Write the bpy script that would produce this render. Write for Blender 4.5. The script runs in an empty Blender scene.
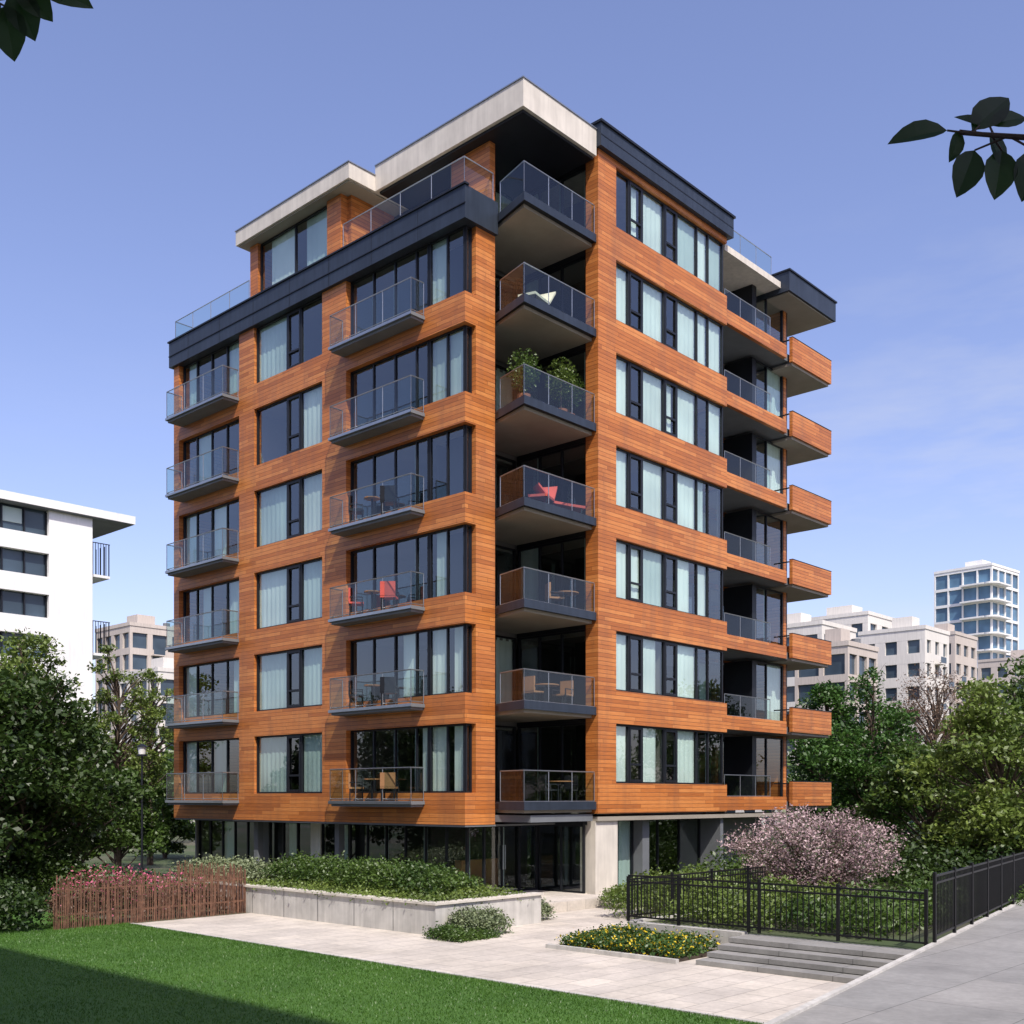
import bpy, math, random
import numpy as np
from mathutils import Vector, Matrix
random.seed(7)
SC=bpy.context.scene
ANG=math.atan2(.7337,.6794)
FR=Matrix.Translation((-1.45,33.75,0))@Matrix.Rotation(ANG,4,'Z')
I4=Matrix.Identity(4)

# ---------------------------------------------------------------- materials
def newmat(name):
    m=bpy.data.materials.new(name); m.use_nodes=True
    nt=m.node_tree; nt.nodes.clear()
    o=nt.nodes.new('ShaderNodeOutputMaterial')
    return m,nt,o
def N(nt,t,**k):
    n=nt.nodes.new(t)
    for a,b in k.items(): setattr(n,a,b)
    return n
def math_(nt,op,a,b=None,clamp=False):
    n=N(nt,'ShaderNodeMath',operation=op); n.use_clamp=clamp
    for i,x in enumerate((a,b)):
        if x is None: continue
        if isinstance(x,(int,float)): n.inputs[i].default_value=x
        else: nt.links.new(x,n.inputs[i])
    return n.outputs[0]
def mix(nt,fac,a,b,blend='MIX'):
    n=N(nt,'ShaderNodeMix',data_type='RGBA',blend_type=blend)
    for s,x in (('Factor',fac),('A',a),('B',b)):
        i=[q for q in n.inputs if q.name==s and (q.type=='VALUE' if s=='Factor' else q.type=='RGBA')][0]
        if isinstance(x,(int,float)): i.default_value=x
        elif isinstance(x,tuple): i.default_value=(*x,1)
        else: nt.links.new(x,i)
    return [q for q in n.outputs if q.type=='RGBA'][0]
def noise(nt,vec,scale,detail=4,rough=.5):
    n=N(nt,'ShaderNodeTexNoise'); n.inputs['Scale'].default_value=scale
    n.inputs['Detail'].default_value=detail; n.inputs['Roughness'].default_value=rough
    if vec is not None: nt.links.new(vec,n.inputs['Vector'])
    return n.outputs['Fac']
def mapr(nt,v,a,b,c,d):
    n=N(nt,'ShaderNodeMapRange'); nt.links.new(v,n.inputs[0])
    for i,x in enumerate((a,b,c,d)): n.inputs[i+1].default_value=x
    return n.outputs[0]
def objc(nt): return N(nt,'ShaderNodeTexCoord').outputs['Object']
def scalev(nt,v,s):
    n=N(nt,'ShaderNodeMapping'); nt.links.new(v,n.inputs['Vector']); n.inputs['Scale'].default_value=s; return n.outputs[0]
def bump(nt,h,strength,dist):
    n=N(nt,'ShaderNodeBump'); nt.links.new(h,n.inputs['Height']); n.inputs['Strength'].default_value=strength; n.inputs['Distance'].default_value=dist
    return n.outputs[0]
def pbsdf(nt,o,col,rough,metal=0,normal=None,spec=.4):
    p=N(nt,'ShaderNodeBsdfPrincipled')
    if isinstance(col,tuple): p.inputs['Base Color'].default_value=(*col,1)
    else: nt.links.new(col,p.inputs['Base Color'])
    p.inputs['Roughness'].default_value=rough; p.inputs['Metallic'].default_value=metal
    p.inputs['Specular IOR Level'].default_value=spec
    if normal is not None: nt.links.new(normal,p.inputs['Normal'])
    nt.links.new(p.outputs[0],o.inputs[0]); return p
def simple(name,col,rough=.7,metal=0,ns=1.5,na=.12,b=0.0,streak=0):
    m,nt,o=newmat(name); c=objc(nt)
    f=noise(nt,c,ns,3,.65); v=mapr(nt,f,.3,.7,1-na,1+na)
    if streak:
        f3=noise(nt,scalev(nt,c,(3,3,.25)),2,3,.6); v=math_(nt,'MULTIPLY',v,mapr(nt,f3,.35,.7,1.05,1-streak))
    cc=N(nt,'ShaderNodeCombineXYZ')
    for i in range(3): nt.links.new(v,cc.inputs[i])
    colr=mix(nt,1.0,tuple(col),cc.outputs[0],'MULTIPLY')
    nrm=None
    if b:
        f2=noise(nt,c,ns*12,2,.6); nrm=bump(nt,f2,.5,b)
    pbsdf(nt,o,colr,rough,metal,nrm); return m
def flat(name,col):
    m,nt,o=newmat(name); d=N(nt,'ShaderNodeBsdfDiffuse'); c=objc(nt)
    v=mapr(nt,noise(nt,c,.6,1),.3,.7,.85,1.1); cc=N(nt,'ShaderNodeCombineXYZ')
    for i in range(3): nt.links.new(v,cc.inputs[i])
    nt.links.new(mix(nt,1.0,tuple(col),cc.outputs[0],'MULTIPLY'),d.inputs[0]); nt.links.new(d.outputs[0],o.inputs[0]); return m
def wood():
    m,nt,o=newmat('timber_cladding'); c=objc(nt)
    s=N(nt,'ShaderNodeSeparateXYZ'); nt.links.new(c,s.inputs[0])
    zz=math_(nt,'DIVIDE',s.outputs[2],.135)
    row=math_(nt,'FLOOR',zz); fr=math_(nt,'FRACT',zz)
    w=N(nt,'ShaderNodeTexWhiteNoise',noise_dimensions='1D'); nt.links.new(row,w.inputs['W'])
    h=math_(nt,'ADD',s.outputs[0],s.outputs[1])
    hh=math_(nt,'ADD',math_(nt,'DIVIDE',h,2.3),math_(nt,'MULTIPLY',w.outputs['Value'],7.3))
    seg=math_(nt,'FLOOR',hh); fh=math_(nt,'FRACT',hh)
    cv=N(nt,'ShaderNodeCombineXYZ'); nt.links.new(row,cv.inputs[0]); nt.links.new(seg,cv.inputs[1])
    w2=N(nt,'ShaderNodeTexWhiteNoise',noise_dimensions='3D'); nt.links.new(cv.outputs[0],w2.inputs['Vector'])
    ramp=N(nt,'ShaderNodeValToRGB'); e=ramp.color_ramp.elements
    e[0].color=(.27,.075,.018,1); e[1].color=(.70,.29,.085,1)
    m1=ramp.color_ramp.elements.new(.5); m1.color=(.50,.165,.038,1)
    g=noise(nt,scalev(nt,c,(1.1,1.1,30)),1.6,3,.65)
    val=math_(nt,'ADD',math_(nt,'MULTIPLY',w2.outputs['Value'],.5),math_(nt,'MULTIPLY',mapr(nt,g,.25,.75,0,1),.5))
    nt.links.new(val,ramp.inputs[0])
    st=noise(nt,scalev(nt,c,(1.6,1.6,.2)),1.0,3,.6)
    col=mix(nt,mapr(nt,st,.46,.76,0,.55),ramp.outputs[0],(.25,.10,.045))
    gap=math_(nt,'GREATER_THAN',math_(nt,'ABSOLUTE',math_(nt,'SUBTRACT',fr,.5)),.45)
    gap2=math_(nt,'LESS_THAN',fh,.004)
    gg=math_(nt,'MAXIMUM',gap,gap2)
    col=mix(nt,math_(nt,'MULTIPLY',gg,.75),col,(.07,.025,.01))
    nb=bump(nt,math_(nt,'SUBTRACT',math_(nt,'MULTIPLY',g,.15),gg),.6,.01)
    pbsdf(nt,o,col,.42,0,nb,.4); return m
def glassmat(name,tint,base=.1,grz=.8,rcol=(.92,.96,1)):
    m,nt,o=newmat(name)
    t=N(nt,'ShaderNodeBsdfTransparent'); t.inputs[0].default_value=(*tint,1)
    g=N(nt,'ShaderNodeBsdfGlossy'); g.inputs[0].default_value=(*rcol,1); g.inputs['Roughness'].default_value=.0
    lw=N(nt,'ShaderNodeLayerWeight'); lw.inputs[0].default_value=.5
    f=math_(nt,'ADD',math_(nt,'MULTIPLY',math_(nt,'POWER',lw.outputs['Facing'],3.5),grz),base,True)
    ms=N(nt,'ShaderNodeMixShader'); nt.links.new(f,ms.inputs[0]); nt.links.new(t.outputs[0],ms.inputs[1]); nt.links.new(g.outputs[0],ms.inputs[2])
    nt.links.new(ms.outputs[0],o.inputs[0]); return m
def leafmat(name,c1,c2,trans=.35,c3=None):
    m,nt,o=newmat(name)
    g=N(nt,'ShaderNodeNewGeometry')
    f=noise(nt,g.outputs['Position'],.6,0)
    v=math_(nt,'ADD',math_(nt,'MULTIPLY',g.outputs['Random Per Island'],.55),math_(nt,'MULTIPLY',mapr(nt,f,.3,.7,0,1),.45))
    col=mix(nt,v,tuple(c1),tuple(c2))
    if c3:
        col=mix(nt,math_(nt,'GREATER_THAN',g.outputs['Random Per Island'],c3[1]),col,tuple(c3[0]))
    d=N(nt,'ShaderNodeBsdfDiffuse'); nt.links.new(col,d.inputs[0])
    t=N(nt,'ShaderNodeBsdfTranslucent'); nt.links.new(col,t.inputs[0])
    ms=N(nt,'ShaderNodeMixShader'); ms.inputs[0].default_value=trans
    nt.links.new(d.outputs[0],ms.inputs[1]); nt.links.new(t.outputs[0],ms.inputs[2])
    gl=N(nt,'ShaderNodeBsdfGlossy'); gl.inputs['Roughness'].default_value=.45; gl.inputs[0].default_value=(1,1,1,1)
    m2=N(nt,'ShaderNodeMixShader'); m2.inputs[0].default_value=.03
    nt.links.new(ms.outputs[0],m2.inputs[1]); nt.links.new(gl.outputs[0],m2.inputs[2]); nt.links.new(m2.outputs[0],o.inputs[0]); return m
def pavemat(name,c1,c2,sc=1.0,w=.9,h=.6):
    m,nt,o=newmat(name); c=objc(nt)
    b=N(nt,'ShaderNodeTexBrick'); nt.links.new(c,b.inputs['Vector']); b.inputs['Scale'].default_value=sc
    b.inputs['Color1'].default_value=(*c1,1); b.inputs['Color2'].default_value=(*c2,1)
    b.inputs['Mortar'].default_value=(c1[0]*.4,c1[1]*.4,c1[2]*.4,1); b.inputs['Mortar Size'].default_value=.008
    b.inputs['Brick Width'].default_value=w; b.inputs['Row Height'].default_value=h; b.inputs['Bias'].default_value=0
    f=noise(nt,c,.6,5,.65); f2=noise(nt,c,9,3,.6)
    v=math_(nt,'MULTIPLY',mapr(nt,f,.3,.7,.74,1.12),mapr(nt,f2,.3,.7,.9,1.08))
    cc=N(nt,'ShaderNodeCombineXYZ'); [nt.links.new(v,cc.inputs[i]) for i in range(3)]
    col=mix(nt,1.0,b.outputs[0],cc.outputs[0],'MULTIPLY')
    pbsdf(nt,o,col,.75,0,bump(nt,f2,.3,.004)); return m

WOOD=wood()
DARK=simple('dark_metal_frame',(.016,.018,.023),.42,.3,2,.15)
BAND=simple('slate_metal_fascia',(.036,.047,.066),.45,.3,.8,.15,0,.2)
STEEL=simple('brushed_steel',(.35,.37,.39),.35,.8,3,.08)
CONC=simple('light_concrete',(.60,.555,.48),.8,0,.9,.10,.004,.12)
CONC2=simple('planter_concrete',(.50,.48,.44),.85,0,1.2,.16,.006,.18)
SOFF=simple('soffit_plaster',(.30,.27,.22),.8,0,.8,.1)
GREY=simple('grey_slab',(.15,.16,.17),.65,0,1,.12)
PLAS=flat('interior_plaster',(.22,.215,.20))
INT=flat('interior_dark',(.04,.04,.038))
CURT=flat('curtain_fabric',(.64,.72,.66))
CURT2=flat('blind_fabric',(.46,.56,.52))
WHITE=simple('white_render',(.76,.755,.72),.8,0,.3,.05,0,.05)
WHITE2=simple('offwhite_render',(.66,.63,.57),.8,0,.1,.08,0,.1)
BEIGE=simple('beige_render',(.52,.46,.40),.8,0,.1,.1,0,.12)
DGLASS=simple('distant_window_glass',(.05,.075,.10),.1,0,.15,.5)
BLUEG=simple('tower_glass',(.10,.19,.28),.08,0,.15,.4)
BLACK=simple('black_iron',(.012,.012,.013),.4,.4,4,.1)
BARK=simple('bark',(.085,.062,.045),.9,0,5,.3)
PICK=simple('picket_timber',(.16,.080,.050),.8,0,6,.5)
SOIL=simple('soil',(.05,.036,.025),.95,0,3,.3,.02)
REDF=simple('red_cushion',(.50,.08,.06),.8); CREAM=simple('cream_cushion',(.7,.65,.5),.8); TEAK=simple('teak',(.28,.14,.06),.6)
TERR=simple('terracotta',(.35,.13,.07),.8)
GLASS=glassmat('window_glass',(.88,.95,.93),.13,.9,(.90,.96,1))
BGLASS=glassmat('balustrade_glass',(.77,.86,.84),.055,.35)
PAVE=pavemat('stone_paving',(.60,.54,.46),(.52,.47,.41))
PAVE2=pavemat('grey_paving',(.29,.28,.26),(.26,.255,.24),1,2.4,1.6)
L_DK=leafmat('foliage_dark',(.014,.036,.007),(.065,.115,.020))
L_MD=leafmat('foliage_green',(.03,.07,.012),(.11,.18,.03))
L_LT=leafmat('foliage_spring',(.07,.12,.02),(.21,.28,.055))
L_IVY=leafmat('foliage_ivy',(.022,.07,.012),(.085,.18,.03))
L_BR=leafmat('foliage_twiggy',(.09,.05,.03),(.19,.12,.075),.2)
L_PK=leafmat('foliage_blossom',(.34,.22,.23),(.68,.52,.52),.3,((.07,.09,.04),.72))
L_LAV=leafmat('foliage_grey_green',(.12,.16,.08),(.27,.31,.16),.2)
L_YEL=leafmat('foliage_yellow_flowers',(.03,.08,.015),(.08,.15,.03),.3,((.85,.62,.03),.88))
L_PNK=leafmat('foliage_pink_flowers',(.04,.09,.02),(.09,.16,.03),.3,((.62,.14,.24),.6))
L_RAW=leafmat('foliage_overhang',(.012,.035,.008),(.03,.07,.012),.5)
GRASS=leafmat('lawn_blades',(.045,.12,.012),(.10,.21,.028),.3)
def lawnmat():
    m,nt,o=newmat('lawn_turf'); c=objc(nt)
    f=noise(nt,c,.5,5,.6); f2=noise(nt,c,40,3,.7)
    v=math_(nt,'ADD',math_(nt,'MULTIPLY',f,.5),math_(nt,'MULTIPLY',f2,.5))
    pbsdf(nt,o,mix(nt,mapr(nt,v,.3,.7,0,1),(.035,.095,.012),(.08,.18,.025)),.9,0,bump(nt,f2,.8,.03)); return m
LAWN=lawnmat()
def groundmat():
    m,nt,o=newmat('ground_earth'); c=objc(nt)
    f=noise(nt,c,.08,6,.6)
    pbsdf(nt,o,mix(nt,mapr(nt,f,.4,.6,0,1),(.05,.075,.025),(.11,.10,.07)),.95); return m
GRND=groundmat()

# ---------------------------------------------------------------- mesh helper
class Part:
    def __init__(s): s.v=[];s.f=[];s.m=[];s.mats=[]
    def mi(s,m):
        if m not in s.mats: s.mats.append(m)
        return s.mats.index(m)
    def add(s,vs,fs,m):
        b=len(s.v); s.v+=[tuple(q) for q in vs]; k=s.mi(m)
        for f in fs: s.f.append([b+i for i in f]); s.m.append(k)
    def box(s,x0,x1,y0,y1,z0,z1,m):
        if x1<x0:x0,x1=x1,x0
        if y1<y0:y0,y1=y1,y0
        s.add([(x0,y0,z0),(x1,y0,z0),(x1,y1,z0),(x0,y1,z0),(x0,y0,z1),(x1,y0,z1),(x1,y1,z1),(x0,y1,z1)],
              [(0,3,2,1),(4,5,6,7),(0,1,5,4),(1,2,6,5),(2,3,7,6),(3,0,4,7)],m)
    def prism(s,poly,z0,z1,m):
        n=len(poly)
        s.add([(x,y,z0) for x,y in poly]+[(x,y,z1) for x,y in poly],
              [tuple(range(n-1,-1,-1)),tuple(range(n,2*n))]+[(i,(i+1)%n,n+(i+1)%n,n+i) for i in range(n)],m)
    def quad(s,a,b,c,d,m): s.add([a,b,c,d],[(0,1,2,3)],m)
    def cyl(s,p0,p1,r0,m,r1=None,n=8):
        if r1 is None:r1=r0
        p0=Vector(p0);p1=Vector(p1);d=(p1-p0)
        if d.length<1e-6:return
        d.normalize(); a=d.orthogonal().normalized(); b=d.cross(a)
        vs=[];
        for p,r in((p0,r0),(p1,r1)):
            for i in range(n):
                t=2*math.pi*i/n; vs.append(p+a*math.cos(t)*r+b*math.sin(t)*r)
        s.add(vs,[(i,(i+1)%n,n+(i+1)%n,n+i) for i in range(n)]+[tuple(range(n-1,-1,-1)),tuple(range(n,2*n))],m)
    def beam(s,p0,p1,w,z0,z1,m):
        a=Vector(p0[:2]);b=Vector(p1[:2]);d=(b-a).normalized();n=Vector((-d.y,d.x))*w/2
        s.prism([tuple(a-n),tuple(b-n),tuple(b+n),tuple(a+n)],z0,z1,m)
    def build(s,name,parent=None,mat=FR):
        me=bpy.data.meshes.new(name); me.from_pydata(s.v,[],s.f)
        for m in s.mats: me.materials.append(m)
        me.polygons.foreach_set('material_index',s.m); me.update()
        o=bpy.data.objects.new(name,me); SC.collection.objects.link(o)
        if parent: o.parent=parent
        else: o.matrix_world=mat
        return o
def empty(name,mat=FR):
    e=bpy.data.objects.new(name,None); SC.collection.objects.link(e); e.matrix_world=mat; e.empty_display_size=.5; return e

class Fc:
    def __init__(s,axis,p): s.a=axis; s.p=p
    def box(s,P,u0,u1,d0,d1,z0,z1,m):
        if s.a=='R': P.box(u0,u1,s.p+d0,s.p+d1,z0,z1,m)
        else: P.box(s.p+d0,s.p+d1,u0,u1,z0,z1,m)
    def pt(s,u,d,z): return (u,s.p+d,z) if s.a=='R' else (s.p+d,u,z)
cl=Part();fr=Part();gl=Part();cu=Part();sl=Part();it=Part();bg=Part();rl=Part();bd=Part()
def curtain(F,u0,u1,d,z0,z1,m):
    n=max(2,int((u1-u0)/.13)); pts=[]
    for i in range(n+1):
        pts.append((u0+(u1-u0)*i/n, d+(.009 if i%2 else -.009)+random.uniform(-.006,.006)))
    vs=[];fs=[]
    for i,(u,dd) in enumerate(pts): vs+= [F.pt(u,dd,z0),F.pt(u,dd,z1)]
    for i in range(n): fs.append((2*i,2*i+2,2*i+3,2*i+1))
    cu.add(vs,fs,m)
def window(F,us,z0,z1,cur,d=.2,sash=()):
    w=.06
    F.box(fr,us[0],us[-1],d,d+.09,z0,z0+w,DARK); F.box(fr,us[0],us[-1],d,d+.09,z1-w,z1,DARK)
    for i,u in enumerate(us):
        a=u if i==0 else (u-w if i==len(us)-1 else u-w/2)
        F.box(fr,a,a+w,d-.004,d+.094,z0+w,z1-w,DARK)
    for i in range(len(us)-1):
        a=us[i]+w*.5; b=us[i+1]-w*.5; j=[random.uniform(-.006,.006) for _ in range(3)]
        gl.add([F.pt(a,d+.045+j[0],z0+w),F.pt(b,d+.045+j[1],z0+w),F.pt(b,d+.045+j[1]+j[2],z1-w),F.pt(a,d+.045+j[0]+j[2],z1-w)],[(0,1,2,3)],GLASS)
        if i in sash:
            s=.08; a2=us[i]+w/2+.002; b2=us[i+1]-w/2-.002
            for (p,q,r,t) in ((a2,a2+s,z0+w,z1-w),(b2-s,b2,z0+w,z1-w),(a2+s,b2-s,z0+w,z0+w+s),(a2+s,b2-s,z1-w-s,z1-w),(a2+s,b2-s,z0+.62,z0+.69)):
                F.box(fr,p,q,d-.02,d+.03,r,t,DARK)
        c=cur[i] if i<len(cur) else 0
        if c>0:
            drop=z0+w if c>=1 else z1-(z1-z0)*c
            curtain(F,us[i]+.02,us[i+1]-.02-(random.random()<.2)*.25*(us[i+1]-us[i]),d+.13,drop,z1-.02,CURT if random.random()<.65 else CURT2)
        elif us[i+1]-us[i]>.8 and random.random()<.4:   # drawn-back drape
            curtain(F,us[i]+.03,us[i]+.22,d+.16,z0+w,z1-.02,CURT2)
def rail(P0,P1,z0,z1,posts=1.3,off=0):
    a=Vector(P0);b=Vector(P1);L=(b-a).length;n=max(1,round(L/posts)); d=(b-a)/n
    dn=d.normalized()*.02
    for i in range(n):
        p=a+d*i+dn;q=a+d*(i+1)-dn
        bg.quad((p.x,p.y,z0),(q.x,q.y,z0),(q.x,q.y,z1-.03),(p.x,p.y,z1-.03),BGLASS)
    for i in range(n+1):
        p=a+d*i; rl.cyl((p.x,p.y,z0-.05),(p.x,p.y,z1-.02),.014,STEEL,n=6)
    rl.cyl((a.x,a.y,z1-.015),(b.x,b.y,z1-.015),.02,STEEL,n=6)
    rl.cyl((a.x,a.y,z0+.02),(b.x,b.y,z0+.02),.015,STEEL,n=6)

BLD=empty('apartment_building')
LF=Fc('L',0.0); RF=Fc('R',-1.72); RC=Fc('R',1.9); R2=Fc('R',.5); R3=Fc('R',-.9)
H=3.1; LL=17.15
# ---- left facade
cl.box(0,.3,0,LL,2.62,3.62,WOOD); cl.box(.3,.48,0,.3,2.62,3.62,WOOD)
for k in range(1,6):
    cl.box(0,.3,0,LL,2.68+H*k,3.62+H*k,WOOD); cl.box(.3,.48,0,.3,2.68+H*k,3.62+H*k,WOOD)
cl.box(.48,1.34,0,.3,2.62,21.28,WOOD); cl.box(1.0,1.34,.3,1.9,2.62,21.28,DARK)
LC=[[1,1,  1,0,0,0, 1,.0,1, 0,1,0,1],
    [1,1,  0,1,0,0, 1,0,1, 1,0,0,1],
    [0,1,  0,0,0,0, 1,0,1, 1,0,1,0],
    [0,0,  0,0,0,0, 1,0,1, 0,1,0,1],
    [1,1,  0,0,0,0, 1,0,0, 0,0,1,0],
    [0,1,  0,0,0,0, 0,0,1, 1,0,0,1]]
for k in range(6):
    zb=3.62+H*k; zt=5.78+H*k; c=LC[k]
    for a,b in ((5.82,7.16),(11.35,12.35),(16.75,LL)): cl.box(0,.3,a,b,zb,zt,WOOD)
    window(LF,[.22,1.0,1.82],zb,zt,c[0:2])
    window(LF,[1.86,2.45,3.5,4.6,5.82],zb,zt,c[2:6])
    window(LF,[7.16,8.55,9.4,11.35],zb,zt,c[6:9],sash=(1,),d=.12)
    window(LF,[12.35,13.5,14.6,15.7,16.75],zb,zt,c[9:13])
    window(Fc('R',.0),[.22,.48],zb,zt,[0],d=.18)
    F=3.36+H*k
    for (a,b,p) in ((1.82,6.0,.60),(12.35,16.5,.74)):
        sl.box(-p,-.003,a,b,F-.11,F,GREY); sl.box(-p+.06,-.004,a+.06,b-.06,F-.19,F-.112,GREY)
        sl.box(-p-.02,-p-.002,a-.02,b+.02,F-.10,F-.01,STEEL)
        rail((-p+.03,a+.03),(-p+.03,b-.03),F+.04,F+1.08); rail((-p+.03,a+.03),(-.03,a+.03),F+.04,F+1.08,2); rail((-p+.03,b-.03),(-.03,b-.03),F+.04,F+1.08,2)
bd.prism([(-.14,LL+.15),(-.14,-.14),(1.34,-.14),(1.34,.25),(.2,.25),(.2,LL+.15)],21.283,22.3,BAND)
bd.box(-.19,.0,-.19,LL+.2,22.303,22.36,DARK)
bd.box(-.17,-.142,-.17,LL+.15,21.72,21.75,DARK)
for i in range(7): bd.box(-.146,-.141,2.0+i*2.3,2.012+i*2.3,21.29,22.29,DARK)
bd.box(.2,18.2,LL,LL+.15,21.283,22.3,BAND)
# ---- right facade front block
RCUR=[[1,0,1,0,1,0,0],[1,0,1,0,1,0,0],[1,1,1,0,1,1,0],[1,0,1,0,1,1,0],[1,0,1,1,1,0,1],[1,0,1,0,1,1,1],[0,1,1,0,1,1,1]]
for k in range(7):
    z0=2.95 if k==0 else 2.84+H*k
    cl.box(5.40,12.31,-1.72,-1.42,z0,3.95+H*k,WOOD)
    cl.box(12.01,12.31,-1.42,.5,z0,3.95+H*k,WOOD)
    zb=3.95+H*k; zt=5.94+H*k
    window(RF,[5.40,6.25,7.05,8.35,9.15,10.45,11.2,12.22],zb,zt,RCUR[k],sash=(1,3),d=.12)
    window(Fc('L',12.2),[-1.5,-.5,.5],zb,zt,[0,0],d=-.05)
cl.box(4.43,5.40,-1.72,-1.42,2.95,24.75,WOOD); cl.box(4.43,4.73,-1.42,-1.2,2.95,24.6,WOOD)
cl.box(5.40,12.31,-1.72,-1.42,24.54,24.75,WOOD)
bd.box(4.35,12.5,-1.9,-1.5,24.753,25.5,BAND); bd.box(12.2,12.5,-1.5,5,24.753,25.5,BAND); bd.box(4.35,4.6,-1.5,5,24.753,25.5,BAND)
bd.box(4.3,12.56,-1.96,-1.45,25.503,25.58,DARK); bd.box(4.36,12.49,-1.91,-1.902,25.1,25.13,DARK)
# ---- middle recessed balconies + end bay
for k in range(7):
    z=H*k
    cl.box(12.312,17.0,-1.66,-1.5,2.98+z,3.5+z,WOOD)
    sl.box(12.312,18.27,-1.5,.6,3.0+z,3.3+z,GREY)
    rail((12.45,-1.52),(15.9,-1.52),3.5+z,4.35+z)
    window(R2,[12.35,13.6,14.8,16.0],3.32+z,5.9+z,[0,k%2,0],d=.1)
    window(R3,[16.0,16.9,18.25],3.32+z,5.98+z,[0,1 if k in(1,4,5) else 0],d=.1)
    cl.box(15.7,16.0,-.82,.5,3.32+z,5.98+z,DARK)
    x0,x1=17.3,20.75; dz=-.08-.035*k; ya=-1.62; yb=1.6
    cl.box(x0,x1,ya-.15,ya,3.2+z+dz,4.2+z+dz,WOOD); cl.box(x1-.15,x1,ya,yb,3.2+z+dz,4.2+z+dz,WOOD)
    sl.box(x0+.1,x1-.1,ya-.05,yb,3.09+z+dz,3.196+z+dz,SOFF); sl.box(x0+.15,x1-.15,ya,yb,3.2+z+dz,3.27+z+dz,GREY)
    rl.box(x0,x1,ya-.16,ya+.01,4.202+z+dz,4.23+z+dz,DARK)
    rl.box(x0,x0+.04,ya,-.9,4.1+z+dz,4.15+z+dz,DARK)
cl.box(18.28,18.5,-.82,17.1,3.0,24.3,WOOD)
window(Fc('L',18.28),[-.8,.2,1.2],3,24.3,[0],d=.24)
sl.box(12.51,18.6,-1.5,5,24.45,24.7,CONC)
rail((12.6,-1.4),(16.2,-1.4),24.72,25.55)
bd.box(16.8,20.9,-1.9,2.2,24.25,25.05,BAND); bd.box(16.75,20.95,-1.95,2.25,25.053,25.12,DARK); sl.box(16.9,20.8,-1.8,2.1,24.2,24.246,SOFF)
rl.cyl((14.8,0,24.7),(14.8,0,26.6),.04,DARK)
# ---- corner balconies
yf=-1.62
poly=[(1.345,-.02),(.93,yf),(4.428,yf),(4.428,1.9),(1.345,1.9)]
pin=[(1.45,-.05),(1.09,yf+.16),(4.42,yf+.16),(4.42,1.89),(1.45,1.89)]
XW=Fc('X',4.46)
for k in range(7):
    z=H*k
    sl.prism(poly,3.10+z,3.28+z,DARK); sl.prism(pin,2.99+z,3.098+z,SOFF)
    sl.prism([(1.345,-.03),(.90,yf-.03),(4.428,yf-.03),(4.428,yf-.004),(.93,yf-.004),(1.345,-.02)],3.08+z,3.34+z,BAND)
    rail((.97,yf+.04),(4.40,yf+.04),3.33+z,4.32+z,1.15); rail((.97,yf+.04),(1.32,-.25),3.33+z,4.32+z,2)
    zt=5.95+z if k<6 else 24.4
    window(RC,[1.36,2.35,3.35,4.4],3.3+z,zt,[0,0,1 if k in (1,4,6) else 0],d=.02)
    window(XW,[-1.2,-.1,.9,1.9],3.3+z,zt,[0,0,1 if k in (2,5,6) else 0],d=.02)
    cl.box(4.45,4.7,-1.2,1.9,zt,zt+.26 if k<6 else 24.6,DARK)
# ---- floors, core, interior
for k in range(7):
    z=H*k
    sl.box(.31,18.27,2.05,LL-.25,2.72+z,3.2+z,PLAS); sl.box(4.74,12.0,-1.41,2.05,2.9+z,3.25+z,PLAS)
    sl.box(.31,.99,.31,2.05,2.72+z,3.2+z,PLAS)
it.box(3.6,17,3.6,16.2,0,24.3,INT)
for y in (6.4,11.7): it.box(.31,3.6,y,y+.12,3.2,22,PLAS)
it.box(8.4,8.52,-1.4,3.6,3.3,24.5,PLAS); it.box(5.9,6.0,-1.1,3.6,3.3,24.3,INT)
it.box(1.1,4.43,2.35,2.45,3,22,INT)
cl.box(.3,18.28,LL-.25,LL,2.7,21.28,WOOD)
cl.box(18.05,18.27,2.4,LL-.25,2.7,22,WOOD)
# ---- roof & penthouse
sl.box(.21,18.1,.26,LL-.2,22.0,22.28,CONC)
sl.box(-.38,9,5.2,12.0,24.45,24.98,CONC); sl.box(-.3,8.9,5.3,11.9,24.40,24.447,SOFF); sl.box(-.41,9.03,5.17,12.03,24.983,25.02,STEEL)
sl.box(.78,4.34,-1.72,5.198,24.45,25.3,CONC); sl.box(4.34,12,-1.4,5.19,24.55,24.74,CONC); sl.box(.75,4.34,-1.75,5.2,25.303,25.34,STEEL)
sl.box(.9,4.3,-1.6,5.1,24.36,24.447,DARK)
cl.box(0,.3,6.1,6.88,22.37,24.398,WOOD); cl.box(0,.3,11.1,11.6,22.37,24.398,WOOD)
window(LF,[6.88,8.9,11.1],22.37,24.38,[1,1],d=.12)
cl.box(.3,9,5.9,6.1,22.37,24.398,WOOD); cl.box(.3,9,11.4,11.6,22.37,24.398,WOOD)
cl.box(1.25,1.5,.15,1.9,22.3,24.35,WOOD)
window(Fc('L',2.2),[1.9,2.9,3.9,5.9],22.32,24.35,[1,0,1],d=.05)
it.box(3.4,8.8,6.3,11.3,22.3,24.35,PLAS)
rail((0.02,.05),(0.02,6.0),22.4,23.3,1.5); rail((0.02,.05),(1.3,.05),22.4,23.3,1.3)
rail((.02,11.7),(.02,LL-.1),22.4,23.2,1.5); rail((.02,LL-.1),(8,LL-.1),22.4,23.2,1.5)
rail((1.6,-1.1),(1.6,4.8),25.36,25.75,1.5); rail((1.6,-1.1),(4.4,-1.1),25.36,25.75,1.5); rail((4.8,-1.2),(12,-1.2),25.5,25.95,1.6)
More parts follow.
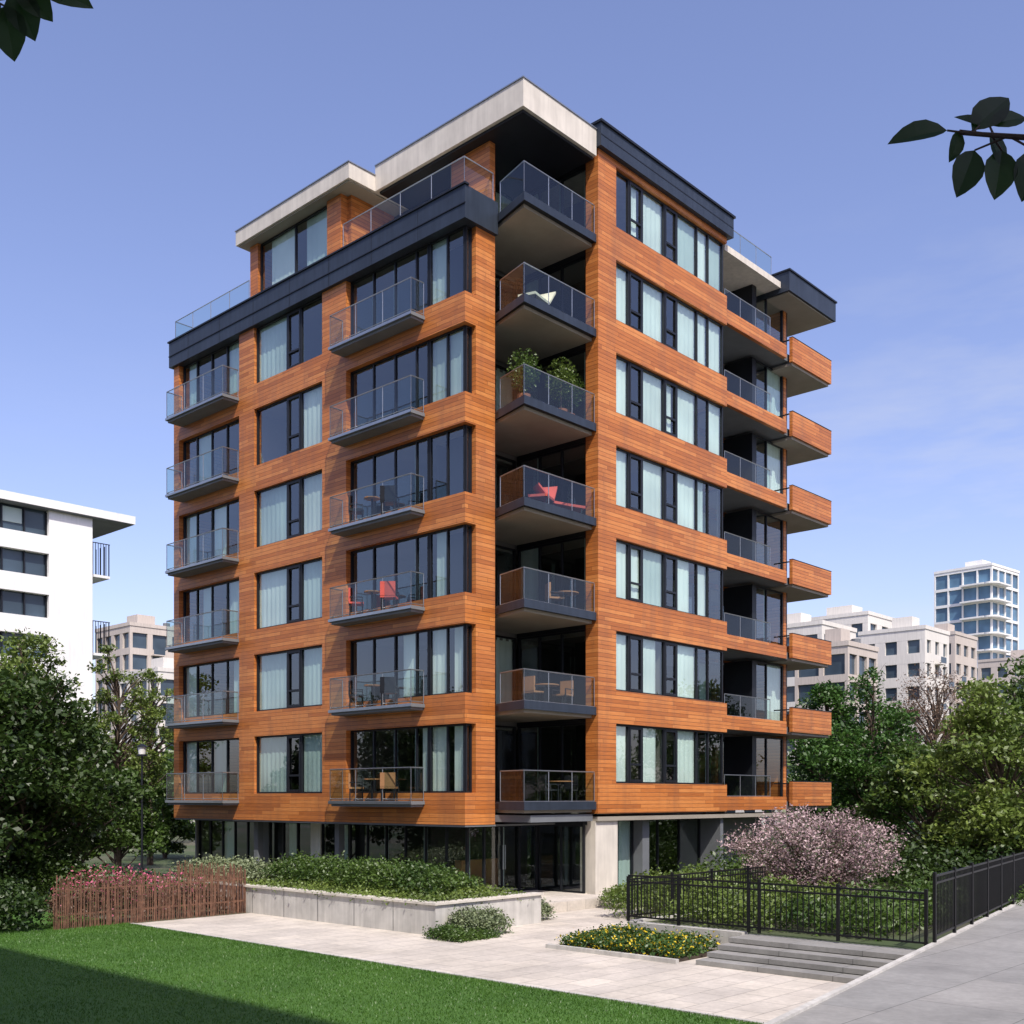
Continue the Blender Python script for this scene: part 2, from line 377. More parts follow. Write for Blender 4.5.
sl.box(6,9,7,10,25.03,25.7,GREY)
# ---- ground floor
LG=Fc('L',.9); RG=Fc('R',-.9)
window(LG,[.9,1.9,2.9,3.9,4.9,5.9,6.9],.1,2.55,[0,0,0,0,0,0],d=.1)
window(LG,[6.9,7.7,8.5],.1,2.55,[1,0],d=.1); cl.box(.95,1.2,8.5,9.1,0,2.55,WHITE2); window(LG,[9.1,10.0,10.9,11.8],.1,2.55,[0,1,0],d=.1)
cl.box(.95,1.2,11.8,12.4,0,2.55,GREY); window(LG,[12.4,13.3,14.2,15.1,16,16.9],.1,2.55,[0,0,1,0,0],d=.1)
for y in (6.9,11.9): sl.box(.45,.7,y-.12,y+.12,0,2.555,GREY)
sl.box(.02,18.2,.02,LL-.05,2.56,2.615,GREY); sl.box(4.5,18.2,-1.65,.02,2.7,2.84,SOFF)
sl.box(1.35,4.42,-1.5,.018,2.7,2.92,GREY)
sl.box(4.5,5.7,-1.55,-.9,0,2.7,CONC)
window(Fc('X',4.32),[-1.2,-.2,.8],.3,2.56,[0,0],d=0); sl.box(4.3,4.5,-1.2,.8,0,.3,CONC)
sl.box(4.30,4.5,-1.2,.8,2.562,2.698,DARK)
window(Fc('R',.8),[.9,1.7,2.55,3.4,4.3],.32,2.56,[0,0,0,0],d=0)
for x in (2.48,2.58): rl.cyl((x,.72,1.1),(x,.72,1.9),.018,STEEL,n=6)
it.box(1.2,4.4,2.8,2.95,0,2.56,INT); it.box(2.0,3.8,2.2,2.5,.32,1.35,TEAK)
sl.box(1.0,4.3,.795,2.8,.02,.315,CONC2)
window(RG,[5.8,6.7,7.6],.3,2.7,[1,1],d=.1); window(RG,[8.0,9.4,10.8,12.2],.3,2.7,[0,0,0],d=.3); sl.box(7.6,8.0,-1.2,-.5,0,2.7,GREY)
sl.box(12.2,18.2,.2,.4,0,2.7,GREY); sl.box(12.2,12.4,-1.5,.2,0,2.7,GREY)
it.box(.9,18,16.9,17.0,0,2.55,PLAS); it.box(18,18.2,.4,16.9,0,2.55,PLAS)
for nm,P in (('timber_cladding',cl),('window_frames',fr),('window_glass',gl),('curtains',cu),('slabs',sl),('interior',it),('balustrade_glass',bg),('railings',rl),('fascia',bd)):
    P.build(nm,BLD)

# ---------------------------------------------------------------- foliage
def leaves(name,C,size,mat,rng,aspect=.55,up=.35,parent=None,mtx=None):
    n=len(C); nr=rng.normal(size=(n,3)); nr[:,2]=np.abs(nr[:,2])+up; nr/=np.linalg.norm(nr,axis=1)[:,None]
    t=np.cross(nr,rng.normal(size=(n,3))); t/=np.linalg.norm(t,axis=1)[:,None]; b=np.cross(nr,t)
    s=(size*rng.uniform(.6,1.35,n))[:,None]
    V=np.empty((n,4,3)); V[:,0]=C-t*s*.5; V[:,1]=C-b*s*aspect*.5-t*s*.05; V[:,2]=C+t*s*.5; V[:,3]=C+b*s*aspect*.5-t*s*.05
    return rawmesh(name,V.reshape(-1,3),4,mat,parent,mtx)
def rawmesh(name,V,k,mat,parent=None,mtx=None):
    n=len(V)//k; me=bpy.data.meshes.new(name)
    me.vertices.add(n*k); me.vertices.foreach_set('co',V.astype(np.float32).ravel())
    me.loops.add(n*k); me.loops.foreach_set('vertex_index',np.arange(n*k,dtype=np.int32))
    me.polygons.add(n); me.polygons.foreach_set('loop_start',np.arange(0,n*k,k,dtype=np.int32))
    me.materials.append(mat); me.update(calc_edges=True)
    o=bpy.data.objects.new(name,me); SC.collection.objects.link(o)
    if parent: o.parent=parent
    if mtx is not None: o.matrix_world=mtx
    return o
def tree(name,x,y,h,rad,mat,n=14000,leaf=.22,seed=1,base=.3,clumps=45,z0=0,cr=.26,trunk=.018):
    rng=np.random.default_rng(seed); rnd=random.Random(seed)
    E=empty(name,Matrix.Translation((x,y,z0)))
    P=Part(); ch=h*(1-base); cz=h*base+ch*.5
    cs=[]
    while len(cs)<clumps:
        p=rng.uniform(-1,1,3); r=np.linalg.norm(p)
        if r>1 or r<.35: continue
        wid=1-.35*max(0,p[2])
        cs.append((p[0]*rad*wid*.9,p[1]*rad*wid*.9,cz+p[2]*ch*.48))
    tr=h*trunk+.05
    pts=[Vector((0,0,-.1))]
    for i in range(1,6): pts.append(Vector((rnd.uniform(-.1,.1)*rad*.4,rnd.uniform(-.1,.1)*rad*.4,h*.85*i/5)))
    for i in range(5): P.cyl(pts[i],pts[i+1],tr*(1-i*.17),BARK,tr*(1-(i+1)*.17),8)
    for c in cs:
        c=Vector(c); zt=min(max(c.z-rad*.6,h*base*.7),h*.75); f=zt/(h*.85)*5; i=min(4,int(f)); s=pts[i].lerp(pts[i+1],f-i)
        mid=s.lerp(c,.5)+Vector((rnd.uniform(-.2,.2),rnd.uniform(-.2,.2),rnd.uniform(-.1,.3)))*rad*.3
        P.cyl(s,mid,tr*.32,BARK,tr*.2,5); P.cyl(mid,c,tr*.2,BARK,tr*.06,5)
        for _ in range(3):
            e=c+Vector((rnd.uniform(-1,1),rnd.uniform(-1,1),rnd.uniform(-.3,1)))*rad*cr*1.1; P.cyl(mid.lerp(c,.7),e,tr*.08,BARK,tr*.02,4)
    P.build('trunk',E)
    L=[]
    for c in cs:
        sc=rng.uniform(.5,1.45); m=int(n/clumps*sc*sc*.9)+20
        r=rad*cr*sc; q=rng.normal(size=(m,3)); q/=np.linalg.norm(q,axis=1)[:,None]
        q*=(r*rng.uniform(.1,1.35,m)**.7)[:,None]; q[:,2]*=.6; q[:,:2]*=rng.uniform(.8,1.3,2)
        L.append(q+np.array(c))
    leaves('crown',np.concatenate(L),leaf,mat,rng,parent=E); return E
def shrub(name,x0,x1,y0,y1,z0,z1,mat,n,leaf,seed=1,bumpy=.25,mtx=FR,freq=1.6):
    rng=np.random.default_rng(seed); x=rng.uniform(x0,x1,n); y=rng.uniform(y0,y1,n)
    ph=rng.uniform(0,6,4)
    hh=1-bumpy*(.5+.25*np.sin(x*freq*1.7+ph[0])+.25*np.sin(y*freq*2.3+ph[1]+x)+.12*np.sin(x*7+ph[2])*np.sin(y*6+ph[3])) 
    e=np.minimum.reduce([x-x0,x1-x,y-y0,y1-y]); er=min(x1-x0,y1-y0)*.3; hh*=np.clip(.5+.5*np.sqrt(np.clip(e/er,0,1)),0,1)
    z=z0+(z1-z0)*hh*(rng.uniform(0,1,n)**.45)+(rng.uniform(0,1,n)>.97)*rng.uniform(0,.16,n)
    C=np.stack([x,y,z],1)+rng.normal(size=(n,3))*leaf*.8; C[:,2]=np.maximum(C[:,2],z0+.01)
    return leaves(name,C,leaf,mat,rng,mtx=mtx)

# ---------------------------------------------------------------- ground etc.
def wy(x): return -16.9+.165*(x+11.2)   # edge line of the raised walkway
g=Part(); g.box(-1500,1500,-1500,1500,-.5,0,GRND); g.build('ground',None,I4)
g=Part(); g.quad((-45,-21,.004),(-8.8,-21,.004),(-8.8,9,.004),(-45,9,.004),LAWN); g.build('lawn')
g=Part(); g.quad((-8.8,-18,.008),(-4.5,-18,.008),(-4.5,4.1,.008),(-8.8,4.1,.008),PAVE); g.quad((-4.5,-11.4,.008),(6,-11.4,.008),(6,2,.008),(-4.5,2,.008),PAVE)
g.build('plaza_paving')
g=Part(); g.box(-8.86,-8.78,-16.4,4.1,0,.03,CONC2); g.build('lawn_edging_kerb')
rng=np.random.default_rng(3); n=170000
b_=-8.86-np.abs(rng.uniform(0,1,n))**1.3*12; a_=rng.uniform(-17,6,n)
hgt=rng.uniform(.02,.055,n); th=rng.uniform(0,6.28,n); w=.009
dx=np.cos(th)*w; dy=np.sin(th)*w; lx=rng.normal(size=n)*.016; ly=rng.normal(size=n)*.016
V=np.empty((n,3,3)); V[:,0]=np.stack([b_-dx,a_-dy,np.zeros(n)+.003],1); V[:,1]=np.stack([b_+dx,a_+dy,np.zeros(n)+.003],1); V[:,2]=np.stack([b_+lx,a_+ly,hgt],1)
rawmesh('lawn_grass',V.reshape(-1,3),3,GRASS,mtx=FR)
pl=Part()
pl.box(-5.0,-4.75,-4.0,9,0,.78,CONC2); pl.box(-4.75,-1.0,-4.0,-3.75,0,.78,CONC2); pl.box(-4.75,-1.2,-3.75,9,0,.68,SOIL); pl.box(-1.2,-1.0,-3.75,9,0,.78,CONC2)
pl.box(-5.06,-4.7,-4.06,9,.782,.84,CONC); pl.box(-4.7,-.95,-4.06,-3.7,.782,.84,CONC)
for i in range(8): pl.box(-5.004,-4.999,-2.4+i*1.6,-2.385+i*1.6,.02,.77,DARK)
pl.build('raised_planter')
shrub('planter_hedge',-4.2,-2.2,-3.0,4.8,.68,1.75,L_MD,16000,.10,5,.3)
shrub('groundcover_plants',-5.0,-1.3,-3.95,4.8,.68,1.15,L_LT,15000,.085,55,.6)
shrub('planter_grey_shrubs',-4.9,-2.5,4.6,8.9,.68,1.6,L_LAV,9000,.10,6,.5)
shrub('groundcover_bed',-5.5,-4.0,-5.3,-4.1,0,.32,L_MD,6000,.07,8,.7)
shrub('low_hedge',-4.7,-3.2,-4.95,-4.1,0,.8,L_LAV,5000,.08,9,.5)
for i,(bx,ay,s) in enumerate(((-.5,-3.4,.35),(3.6,-3.3,.5),(4.8,-3.6,.45))):
    shrub('round_shrub',bx-s,bx+s,ay-s,ay+s,0,s*1.6,L_LT if i%2 else L_LAV,2600,.07,20+i,.2)
st=Part()
for i in range(3): st.box(-.6+i*.4,4.2,-2.6,.7,.012+i*.10,.11+i*.10,PAVE)
st.build('entrance_steps')
g=Part(); g.box(-4.6,-2.62,-10.9,-7.5,0,.06,SOIL); g.box(-4.72,-4.602,-11.0,-7.4,0,.10,CONC2); g.build('flower_bed_soil')
shrub('yellow_flower_bed',-4.55,-2.75,-10.85,-7.6,.05,.50,L_YEL,11000,.075,31,.5)
GY=-8.2
g=Part(); g.box(-2.6,-2.35,-11.3,GY,0,.5,CONC2); g.prism([(-2.35,wy(-2.35)),(26,wy(26)),(26,GY+4),(8,GY),(-2.35,GY)],0,.44,GRND); g.box(-2.35,4,GY,GY+.2,0,.5,CONC2)
g.build('garden_terrace')
g=Part()
for i in range(4):
    x=-4.5+i*.42; g.prism([(x,wy(x)+.12),(-2.35,wy(x)+.36),(-2.35,-11.35),(x,-11.35)],.012+i*.115,.11+i*.115,PAVE2)
g.build('garden_steps')
g=Part(); g.prism([(-40,wy(-40)-.1),(-40,-60),(45,-60),(45,wy(45)-.1)],0,.6,PAVE2)
g.prism([(-40,wy(-40)),(-40,wy(-40)-.1),(45,wy(45)-.1),(45,wy(45))],0,.64,CONC2); g.build('raised_walkway')
def iron(name,pts,z,h=1.15):
    P=Part()
    for (p,q) in zip(pts[:-1],pts[1:]):
        a=Vector(p);b=Vector(q);L=(b-a).length;n=int(L/.13)
        for zz in (.12,h-.14,h): P.beam(p,q,.03,z+zz-.02,z+zz+.02,BLACK)
        for i in range(n+1):
            c=a.lerp(b,i/n)
            if i%14==0: P.box(c.x-.03,c.x+.03,c.y-.03,c.y+.03,z,z+h+.08,BLACK)
            else: P.box(c.x-.009,c.x+.009,c.y-.009,c.y+.009,z+.1,z+h-.02,BLACK)
    P.build(name)
iron('iron_fence',[(-2.48,wy(-2.48)+.1),(-2.48,-11.4),(-2.48,GY+.1)],.5,1.1)
iron('iron_fence',[(-2.48,GY+.1),(4,GY+.1)],.5,1.0)
iron('iron_fence',[(-2.4,wy(-2.4)-.05),(28,wy(28)-.05)],.64,1.3)
P=Part(); rnd=random.Random(4)
def stake(x,y):
    hh=1.35+rnd.uniform(-.22,.12); w=rnd.uniform(.010,.022); ox=rnd.uniform(-.04,.04); oy=rnd.uniform(-.03,.03)
    P.cyl((x,y,0),(x+ox,y+oy,hh),w,PICK,w*.75,5)
for i in range(118): stake(-10.9+i*.05,4.3+rnd.uniform(-.03,.03))
for i in range(75): stake(-5.05+rnd.uniform(-.03,.03),4.35+i*.052)
for z in (.35,1.0): P.box(-10.9,-5.1,4.33,4.36,z,z+.04,PICK); P.box(-5.03,-5.0,4.4,8.2,z,z+.04,PICK)
P.build('stake_fence')
shrub('dry_shrubs',-10.8,-5.4,4.45,5.2,0,1.2,L_BR,9000,.08,44,.5)
shrub('pink_flower_bed',-8.5,-5.3,5.6,10,0,1.4,L_PNK,9000,.10,41,.4)
shrub('hedge',-10.5,-6,10,12.5,0,1.7,L_DK,9000,.14,42,.4)
shrub('hedge',-16.5,-11.0,4.3,7.0,0,1.7,L_DK,13000,.13,43,.5)
P=Part(); P.cyl((0,0,0),(0,0,.5),.09,DARK); P.cyl((0,0,.5),(0,0,5.2),.05,DARK,.04); P.cyl((0,0,5.2),(0,0,5.28),.22,DARK,n=16); P.cyl((0,0,5.281),(0,0,5.6),.14,WHITE,.18,16); P.cyl((0,0,5.601),(0,0,5.72),.25,DARK,.05,16)
P.build('street_lamp',None,Matrix.Translation(((142-512)/1094*46,46,0)))

# ---------------------------------------------------------------- trees
def T(name,px,Y,h,rad,mat,**k): tree(name,(px-512)/1094*Y,Y,h,rad,mat,**k)
T('broadleaf_tree',20,36,8.2,3.3,L_DK,n=20000,leaf=.2,seed=11,base=.06,clumps=75,cr=.23)
T('broadleaf_tree',-50,34,8.6,3.6,L_DK,n=15000,leaf=.22,seed=12,base=.06,clumps=60)
T('broadleaf_tree',75,40,6.2,2.2,L_DK,n=14000,leaf=.2,seed=25,base=.04,clumps=50)
T('broadleaf_tree',30,48,10.6,3.2,L_LT,n=10000,leaf=.2,seed=13,base=.3,clumps=60,cr=.2)
T('young_tree',118,50,10.8,2.3,L_LT,n=5200,leaf=.16,seed=14,base=.25,clumps=80,cr=.15,trunk=.012)
T('young_tree',150,56,10.5,2.0,L_LT,n=3200,leaf=.16,seed=26,base=.3,clumps=60,cr=.15,trunk=.012)
T('broadleaf_tree',118,47,5,1.9,L_MD,n=9000,leaf=.2,seed=15,base=.05,clumps=34)
T('broadleaf_tree',165,62,5,2.2,L_MD,n=8000,leaf=.24,seed=16,base=.05,clumps=34)
T('broadleaf_tree',1000,37,7.4,3.0,L_LT,n=17000,leaf=.19,seed=17,base=.05,clumps=75,cr=.21)
T('broadleaf_tree',1065,44,9.8,3.6,L_MD,n=13000,leaf=.22,seed=18,base=.1,clumps=50)
T('broadleaf_tree',930,45,6.2,2.9,L_MD,n=14000,leaf=.2,seed=19,base=.03,clumps=60,cr=.22)
T('ivy_covered_tree',872,54,10.0,2.9,L_IVY,n=22000,leaf=.22,seed=20,base=.02,clumps=80,cr=.28)
T('ivy_covered_tree',828,60,10.0,2.6,L_IVY,n=16000,leaf=.24,seed=21,base=.02,clumps=60,cr=.3)
T('bare_tree',935,58,10.6,3.4,L_BR,n=13000,leaf=.11,seed=22,base=.2,clumps=120,cr=.22,trunk=.012)
T('broadleaf_tree',985,64,10.2,3.2,L_LT,n=9000,leaf=.25,seed=23,base=.1,clumps=45,cr=.22)
T('cherry_tree',815,33,2.95,2.9,L_PK,n=19000,leaf=.085,seed=24,base=.12,clumps=170,cr=.14,z0=.3)
shrub('garden_hedge',1.2,5.2,-7.6,-4.4,.0,1.45,L_LT,13000,.10,51,.4)
shrub('garden_shrubs',-1.6,12,-14.0,-11.5,.44,1.4,L_MD,18000,.12,52,.8)
shrub('garden_shrubs',-1.9,3.5,-11.5,-8.5,.44,1.5,L_LT,12000,.10,53,.8)
shrub('garden_shrubs',7,22,-7,-2.6,.0,2.0,L_MD,20000,.15,54,.7)
shrub('garden_shrubs',10,26,-13,-7,.44,2.4,L_DK,22000,.17,55,.7)
rng=np.random.default_rng(77); L=[]
for i in range(140):
    px=rng.choice([rng.uniform(-80,190),rng.uniform(785,1110)]); Y=rng.uniform(72,110)
    c=np.array([(px-512)/1094*Y,Y,rng.uniform(2,6)]); q=rng.normal(size=(300,3)); q/=np.linalg.norm(q,axis=1)[:,None]; q*=(rng.uniform(1.6,3.4)*rng.uniform(.3,1,300)**.5)[:,None]
    L.append(c+q)
C=np.concatenate(L); C[:,2]=np.abs(C[:,2]); leaves('distant_trees',C,.5,L_MD,rng,mtx=I4)

# ---------------------------------------------------------------- background buildings
def block(name,px,Y,w,d,h,fh,wall,pier=3.0,pw=1.0,band=1.1,rot=ANG,bal=False,glass=None):
    X=(px-512)/1094*Y; P=Part(); glass=glass or DGLASS; rnd=random.Random(int(px))
    P.box(.3,w-.3,.3,d-.3,0,h-.4,glass)
    n=int(h/fh)
    for i in range(n+1):
        z=h-i*fh
        if z-band<0: break
        P.box(0,w,0,d,z-band,z,wall)
        if bal and i>0:
            P.box(w*.1,w*.5,-1.2,-.002,z-.3,z-.02,WHITE); P.box(-1.2,-.002,d*.1,d*.5,z-.3,z,WHITE); P.cyl((w*.02,d*.02,z-.35),(w*.02,d*.02,z-.03),1.6,WHITE,n=20)
        elif i>0:
            for q in range(int(w/pier)):
                u=q*pier+.5
                if u+1.7<w and rnd.random()<.4:
                    P.box(u,u+1.7,-.9,-.002,z-band,z-band+.15,wall); P.box(u,u+1.7,-.9,-.84,z-band+.15,z-band+.95,DGLASS)
    for (u,L,ax) in ((0,w,'x'),(0,d,'y')):
        k=max(1,round(L/pier))
        for j in range(k+1):
            c=L*j/k; a=max(0,c-pw/2)+.004; b=min(L,c+pw/2)-.004
            if ax=='x': P.box(a,b,.01,.35,0,h-.5,wall); P.box(a,b,d-.35,d-.01,0,h-.5,wall)
            else: P.box(.012,.35,a,b,0,h-.5,wall); P.box(w-.35,w-.012,a,b,0,h-.5,wall)
    P.box(w*.3,w*.6,d*.3,d*.6,h,h+2.2,wall); P.box(-.1,w+.1,-.1,.1,h+.003,h+.5,wall); P.box(-.1,.1,.1,d,h+.003,h+.5,wall)
    P.cyl((w*.8,d*.3,h),(w*.8,d*.3,h+1.4),.5,GREY,n=12)
    P.build(name,None,Matrix.Translation((X,Y,0))@Matrix.Rotation(rot,4,'Z'))
block('distant_apartment_block',868,150,11,13,28.5,3.0,WHITE2,3.2,1.6)
block('distant_apartment_block',925,140,8,9,25,3.0,WHITE2,2.6,1.4,1.3)
block('distant_apartment_block',822,130,9,14,24,3.0,WHITE2,3,1.2)
block('distant_apartment_block',848,112,7,6,19,2.9,BEIGE,2.4,.5,.8)
block('distant_apartment_block',955,165,9,7,28,3.0,BEIGE,2.6,1.2,1.3)
block('glass_tower',992,215,12,12,49,3.3,WHITE,3.0,.3,.55,ANG-.1,True,BLUEG)
block('distant_apartment_block',1045,200,12,12,29,3.1,BEIGE,3.0,1.2)
block('distant_apartment_block',130,150,9,10,27,3.0,BEIGE,2.6,.8,.9)
block('distant_apartment_block',158,135,8,10,19,3.0,WHITE2,2.4,.6,.9)
block('distant_apartment_block',178,165,8,10,28,3.0,WHITE2,2.6,1.0,1.1)
WB=empty('white_apartment_building',Matrix.Translation((-31.6,82.4,0))@Matrix.Rotation(ANG,4,'Z'))
P=Part()
zt=25.1
P.box(-3.3,0,0,14,0,zt-.6,WHITE); P.box(-30,-3.3,.5,14,0,zt-.6,DGLASS)
P.box(-30,3.2,-.5,14,zt-.6,zt,WHITE); P.box(-30,3.1,-.4,14,zt-.66,zt-.603,GREY)
for i in range(9):
    z=zt-.6-3.0*i; P.box(-30,-3.302,0,.5,max(0,z-3.0),max(.1,z-1.95),WHITE)
    if i>0: P.box(-30,-3.302,-.01,.5,z-.25,z,WHITE)
    for j in range(16):
        P.box(-3.4-j*1.6,-3.34-j*1.6+.03,.3,.49,z-1.95,z-.2,DARK)
        if (i*3+j)%4==1: P.box(-4.9-j*1.6,-3.5-j*1.6,.42,.49,z-1.3,z-.25,CURT2)
    if i%2==0:
        P.box(0,1.9,1,10,z-4.2,z-4.0,WHITE)
        for j in range(12): P.box(1.8,1.86,1+j*.7,1.06+j*.7,z-4.0,z-1.6,BLACK)
        for j in range(9): P.box(.1+j*.21,.14+j*.21,1,1.04,z-4.0,z-1.6,BLACK)
        P.box(0,1.9,1,1.05,z-1.6,z-1.54,BLACK)
    P.box(0.002,.05,3,8,z-2.9,z-.6,DGLASS)
P.build('walls',WB)
block('offscreen_shadow_block',512,-30,22,60,33,3.1,WHITE2,3.2,1.2,1.1)  # unseen block added behind the camera to cast the shadow on the lawn
nb=bpy.data.objects['offscreen_shadow_block']
nb.matrix_world=FR@Matrix.Translation((-48,-60,0))

# ---------------------------------------------------------------- furniture
def chair(x,y,z,rot,m,name='patio_chair',sc=1):
    P=Part()
    P.box(-.25,.25,-.25,.25,.40,.46,m); P.box(-.25,.25,.20,.26,.46,.92,m)
    for a in(-.23,.19):
        for b in(-.23,.19): P.box(a,a+.04,b,b+.04,0,.4,DARK)
    for a in(-.28,.25): P.box(a,a+.03,-.22,.22,.60,.63,DARK); P.box(a,a+.03,-.22,-.19,.0,.6,DARK)
    P.build(name,None,FR@Matrix.Translation((x,y,z))@Matrix.Rotation(rot,4,'Z'))
def lounger(x,y,z,rot,m):
    P=Part(); pr=[(-.75,.30),(-.2,.34),(.35,.40),(.85,.95)]
    for (a,b) in zip(pr[:-1],pr[1:]):
        P.add([(a[0],-.3,a[1]),(b[0],-.3,b[1]),(b[0],.3,b[1]),(a[0],.3,a[1]),(a[0],-.3,a[1]+.08),(b[0],-.3,b[1]+.08),(b[0],.3,b[1]+.08),(a[0],.3,a[1]+.08)],[(0,3,2,1),(4,5,6,7),(0,1,5,4),(1,2,6,5),(2,3,7,6),(3,0,4,7)],m)
    for a in(-.65,.35):
        for b in(-.27,.24): P.box(a,a+.04,b,b+.03,0,.34,DARK)
    P.build('lounge_chair',None,FR@Matrix.Translation((x,y,z))@Matrix.Rotation(rot,4,'Z'))
def table(x,y,z,r=.42,m=TEAK):
    P=Part(); P.cyl((0,0,.70),(0,0,.735),r,m,n=20); P.cyl((0,0,.02),(0,0,.7),.035,DARK)
    P.cyl((0,0,0),(0,0,.03),.22,DARK,n=16); P.build('patio_table',None,FR@Matrix.Translation((x,y,z)))
def potted(x,y,z,h,mat,seed):
    E=empty('potted_shrub',FR@Matrix.Translation((x,y,z))); P=Part(); P.cyl((0,0,0),(0,0,.38),.16,TERR,.22,14); P.cyl((0,0,.381),(0,0,.385),.2,SOIL,n=14); P.cyl((0,0,.3),(0,0,h*.7),.02,BARK); P.build('pot',E)
    rng=np.random.default_rng(seed); q=rng.normal(size=(1300,3)); q/=np.linalg.norm(q,axis=1)[:,None]; q*=(.5*rng.uniform(.05,1.25,1300)**.6)[:,None]; q[:,2]*=1.2; q[:,2]+=h*.8
    leaves('foliage',q,.09,mat,rng,parent=E)
F0=3.285
table(3.6,-.8,F0); chair(2.9,-.9,F0,1.2,DARK); chair(4.1,-.7,F0,-1.4,DARK)
table(2.9,-.8,F0+H); chair(2.2,-.9,F0+H,1.5,TEAK); chair(3.6,-.9,F0+H,-1.5,TEAK)
lounger(2.5,-1.0,F0+3*H,.5,REDF); lounger(3.5,-.9,F0+3*H,2.6,REDF)
table(3.9,-.8,F0+2*H); chair(3.2,-.9,F0+2*H,1,TEAK)
potted(1.6,-1.0,F0+4*H,1.45,L_MD,1); potted(3.4,-1.0,F0+4*H,1.75,L_LT,2); potted(3.9,-.9,F0+4*H,1.5,L_MD,3)
lounger(2.2,-1.0,F0+5*H,.3,CREAM)
for k,m in ((2,REDF),(3,DARK),(0,TEAK),(1,DARK)):
    chair(-.3,3.2,3.365+H*k,2.2,m); chair(-.3,4.9,3.365+H*k,.9,m); table(-.32,4.05,3.365+H*k,.27)

# ---------------------------------------------------------------- overhanging trees by the viewpoint
def leafshape(P,c,dirv,nrm,L,W):
    c=Vector(c);d=Vector(dirv).normalized();n=Vector(nrm);s=d.cross(n).normalized();n=s.cross(d)
    prof=[(0,.0),(.12,.55),(.3,.95),(.5,1),(.7,.78),(.88,.38),(1,0)]
    vs=[];fs=[]
    for t,w in prof:
        droop=-n*.12*L*t*t
        vs+=[c+d*L*t+s*W*.5*w+n*W*.12*w+droop,c+d*L*t+droop,c+d*L*t-s*W*.5*w+n*W*.12*w+droop]
    for i in range(len(prof)-1):
        a=3*i; fs+=[(a,a+1,a+4,a+3),(a+1,a+2,a+5,a+4)]
    P.add(vs,fs,L_RAW)
def overhang(tx,ty,anchors,seed,sgn):
    rnd=random.Random(seed); E=empty('overhanging_tree',Matrix.Translation((tx,ty,.6))); P=Part();Lf=Part(); o=Vector((tx,ty,.6))
    P.cyl((0,0,-.1),(.1,0,2.6),.14,BARK,.11,12); P.cyl((.1,0,2.6),(0,-.1,4.6),.11,BARK,.06,12)
    for (tip,lv) in anchors:
        tip=Vector(tip)-o; s=Vector((.05,-.05,3.4)); mid=s.lerp(tip,.6)+Vector((0,0,.12))
        P.cyl(s,mid,.035,BARK,.014,8); P.cyl(mid,tip,.014,BARK,.004,6)
        for (c,d,n,l,w) in lv:
            c=Vector(c)-o; P.cyl(tip.lerp(mid,rnd.uniform(.02,.15)),c,.0025,BARK,.002,5); leafshape(Lf,c,d,n,l,w)
    for i in range(380):
        c=Vector((sgn*rnd.uniform(-.2,2.2),rnd.uniform(-2,.4),rnd.uniform(4.4,6.4)))
        leafshape(Lf,c,(rnd.uniform(-1,1),rnd.uniform(-1,1),rnd.uniform(-.6,.2)),(rnd.uniform(-.5,.5),rnd.uniform(-.5,.5),1),rnd.uniform(.08,.14),rnd.uniform(.05,.08))
    for i in range(14): P.cyl((0,-.1,4.4),(sgn*rnd.uniform(0,2),rnd.uniform(-1.8,.3),rnd.uniform(4.6,6.2)),.025,BARK,.006,6)
    P.build('trunk',E); Lf.build('leaves',E)
Y=2.2
overhang(2.6,1.6,[((.90,Y,4.835),[
   ((.875,Y,4.84),(-1,.1,-.06),(.1,-.8,.6),.115,.085),((.90,Y,4.84),(-.15,.1,-.7),(.6,-1,.2),.06,.04),
   ((.93,Y,4.80),(-.35,0,-1),(.1,-1,.2),.095,.065),((.925,Y,4.84),(.75,.1,.75),(-.2,-1,.1),.12,.065),((.96,Y,4.85),(.8,.1,.3),(-.2,-1,.3),.09,.05),
   ((.985,Y,4.80),(-.1,0,-1),(.1,-1,.3),.095,.07),((.96,Y,4.83),(.5,.2,-.7),(.4,-1,.3),.08,.055),((1.05,Y,4.80),(-.2,0,-1),(0,-1,0),.10,.07),((.94,Y,4.85),(-.5,.3,.5),(.5,-1,.1),.06,.045)])],1,1)
overhang(-2.7,1.5,[((-.93,Y,5.12),[
   ((-.95,Y,5.13),(.8,0,-.25),(0,-1,.3),.11,.065),((-1.02,Y,5.09),(.15,0,-1),(.1,-1,.1),.105,.075),((-1.0,Y,5.12),(.4,0,-1),(0,-1,.2),.10,.07),((-.97,Y,5.15),(1,0,.1),(0,-1,.5),.10,.06),((-.99,Y,5.13),(.7,0,-.7),(0,-1,.2),.09,.06),((-1.05,Y,5.12),(-.2,0,-1),(0,-1,.2),.10,.07)])],2,-1)

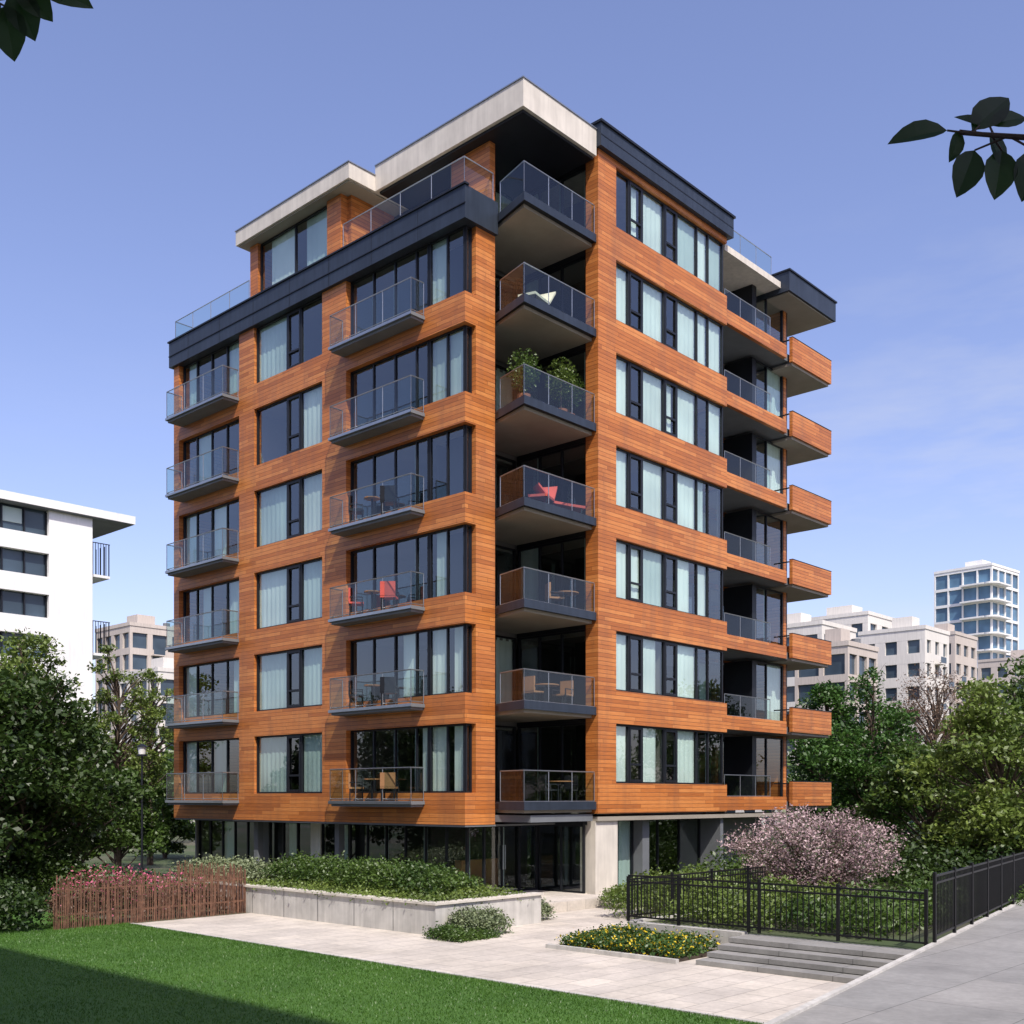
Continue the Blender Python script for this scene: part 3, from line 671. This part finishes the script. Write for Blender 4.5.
# ---------------------------------------------------------------- light, sky, camera
el=math.radians(52); s=Vector((.3,-.954,0)).normalized()*math.cos(el)+Vector((0,0,math.sin(el)))
sd=bpy.data.lights.new('sun','SUN'); sd.energy=5.0; sd.angle=math.radians(.5); sd.color=(1,.95,.86)
so=bpy.data.objects.new('sun',sd); SC.collection.objects.link(so); so.rotation_euler=(-s).to_track_quat('-Z','Y').to_euler()
w=bpy.data.worlds.new('World'); SC.world=w; w.use_nodes=True; nt=w.node_tree; nt.nodes.clear()
o=N(nt,'ShaderNodeOutputWorld'); b=N(nt,'ShaderNodeBackground'); b.inputs[1].default_value=.15
sk=N(nt,'ShaderNodeTexSky'); sk.sky_type='NISHITA'; sk.sun_disc=False; sk.sun_elevation=el; sk.sun_rotation=math.atan2(.3,-.954)
sk.air_density=1.0; sk.dust_density=1.6; sk.ozone_density=1.6
tc=N(nt,'ShaderNodeTexCoord').outputs['Generated']
cn=noise(nt,scalev(nt,tc,(2.2,2.2,9)),1.7,5,.62)
sp=N(nt,'ShaderNodeSeparateXYZ'); nt.links.new(tc,sp.inputs[0])
mk=math_(nt,'MULTIPLY',mapr(nt,sp.outputs[2],.05,.2,0,1),mapr(nt,sp.outputs[2],.30,.48,1,0))
mk=math_(nt,'MULTIPLY',mk,mapr(nt,sp.outputs[0],.1,.4,.1,1))
cf=math_(nt,'MULTIPLY',mapr(nt,cn,.45,.72,0,.45),mk)
base=mix(nt,1.0,sk.outputs[0],(1.50,1.30,1.50),'MULTIPLY')
col=mix(nt,cf,base,(5.2,5.3,5.6))
nt.links.new(col,b.inputs[0]); nt.links.new(b.outputs[0],o.inputs[0])
cam=bpy.data.cameras.new('camera'); cam.sensor_width=36; cam.lens=38.46; cam.shift_y=.278; cam.clip_end=3000; cam.clip_start=.05
co=bpy.data.objects.new('camera',cam); SC.collection.objects.link(co); co.location=(0,0,3.5); co.rotation_euler=(math.radians(90),0,0); SC.camera=co
SC.view_settings.view_transform='Standard'; SC.view_settings.look='None'; SC.view_settings.exposure=0
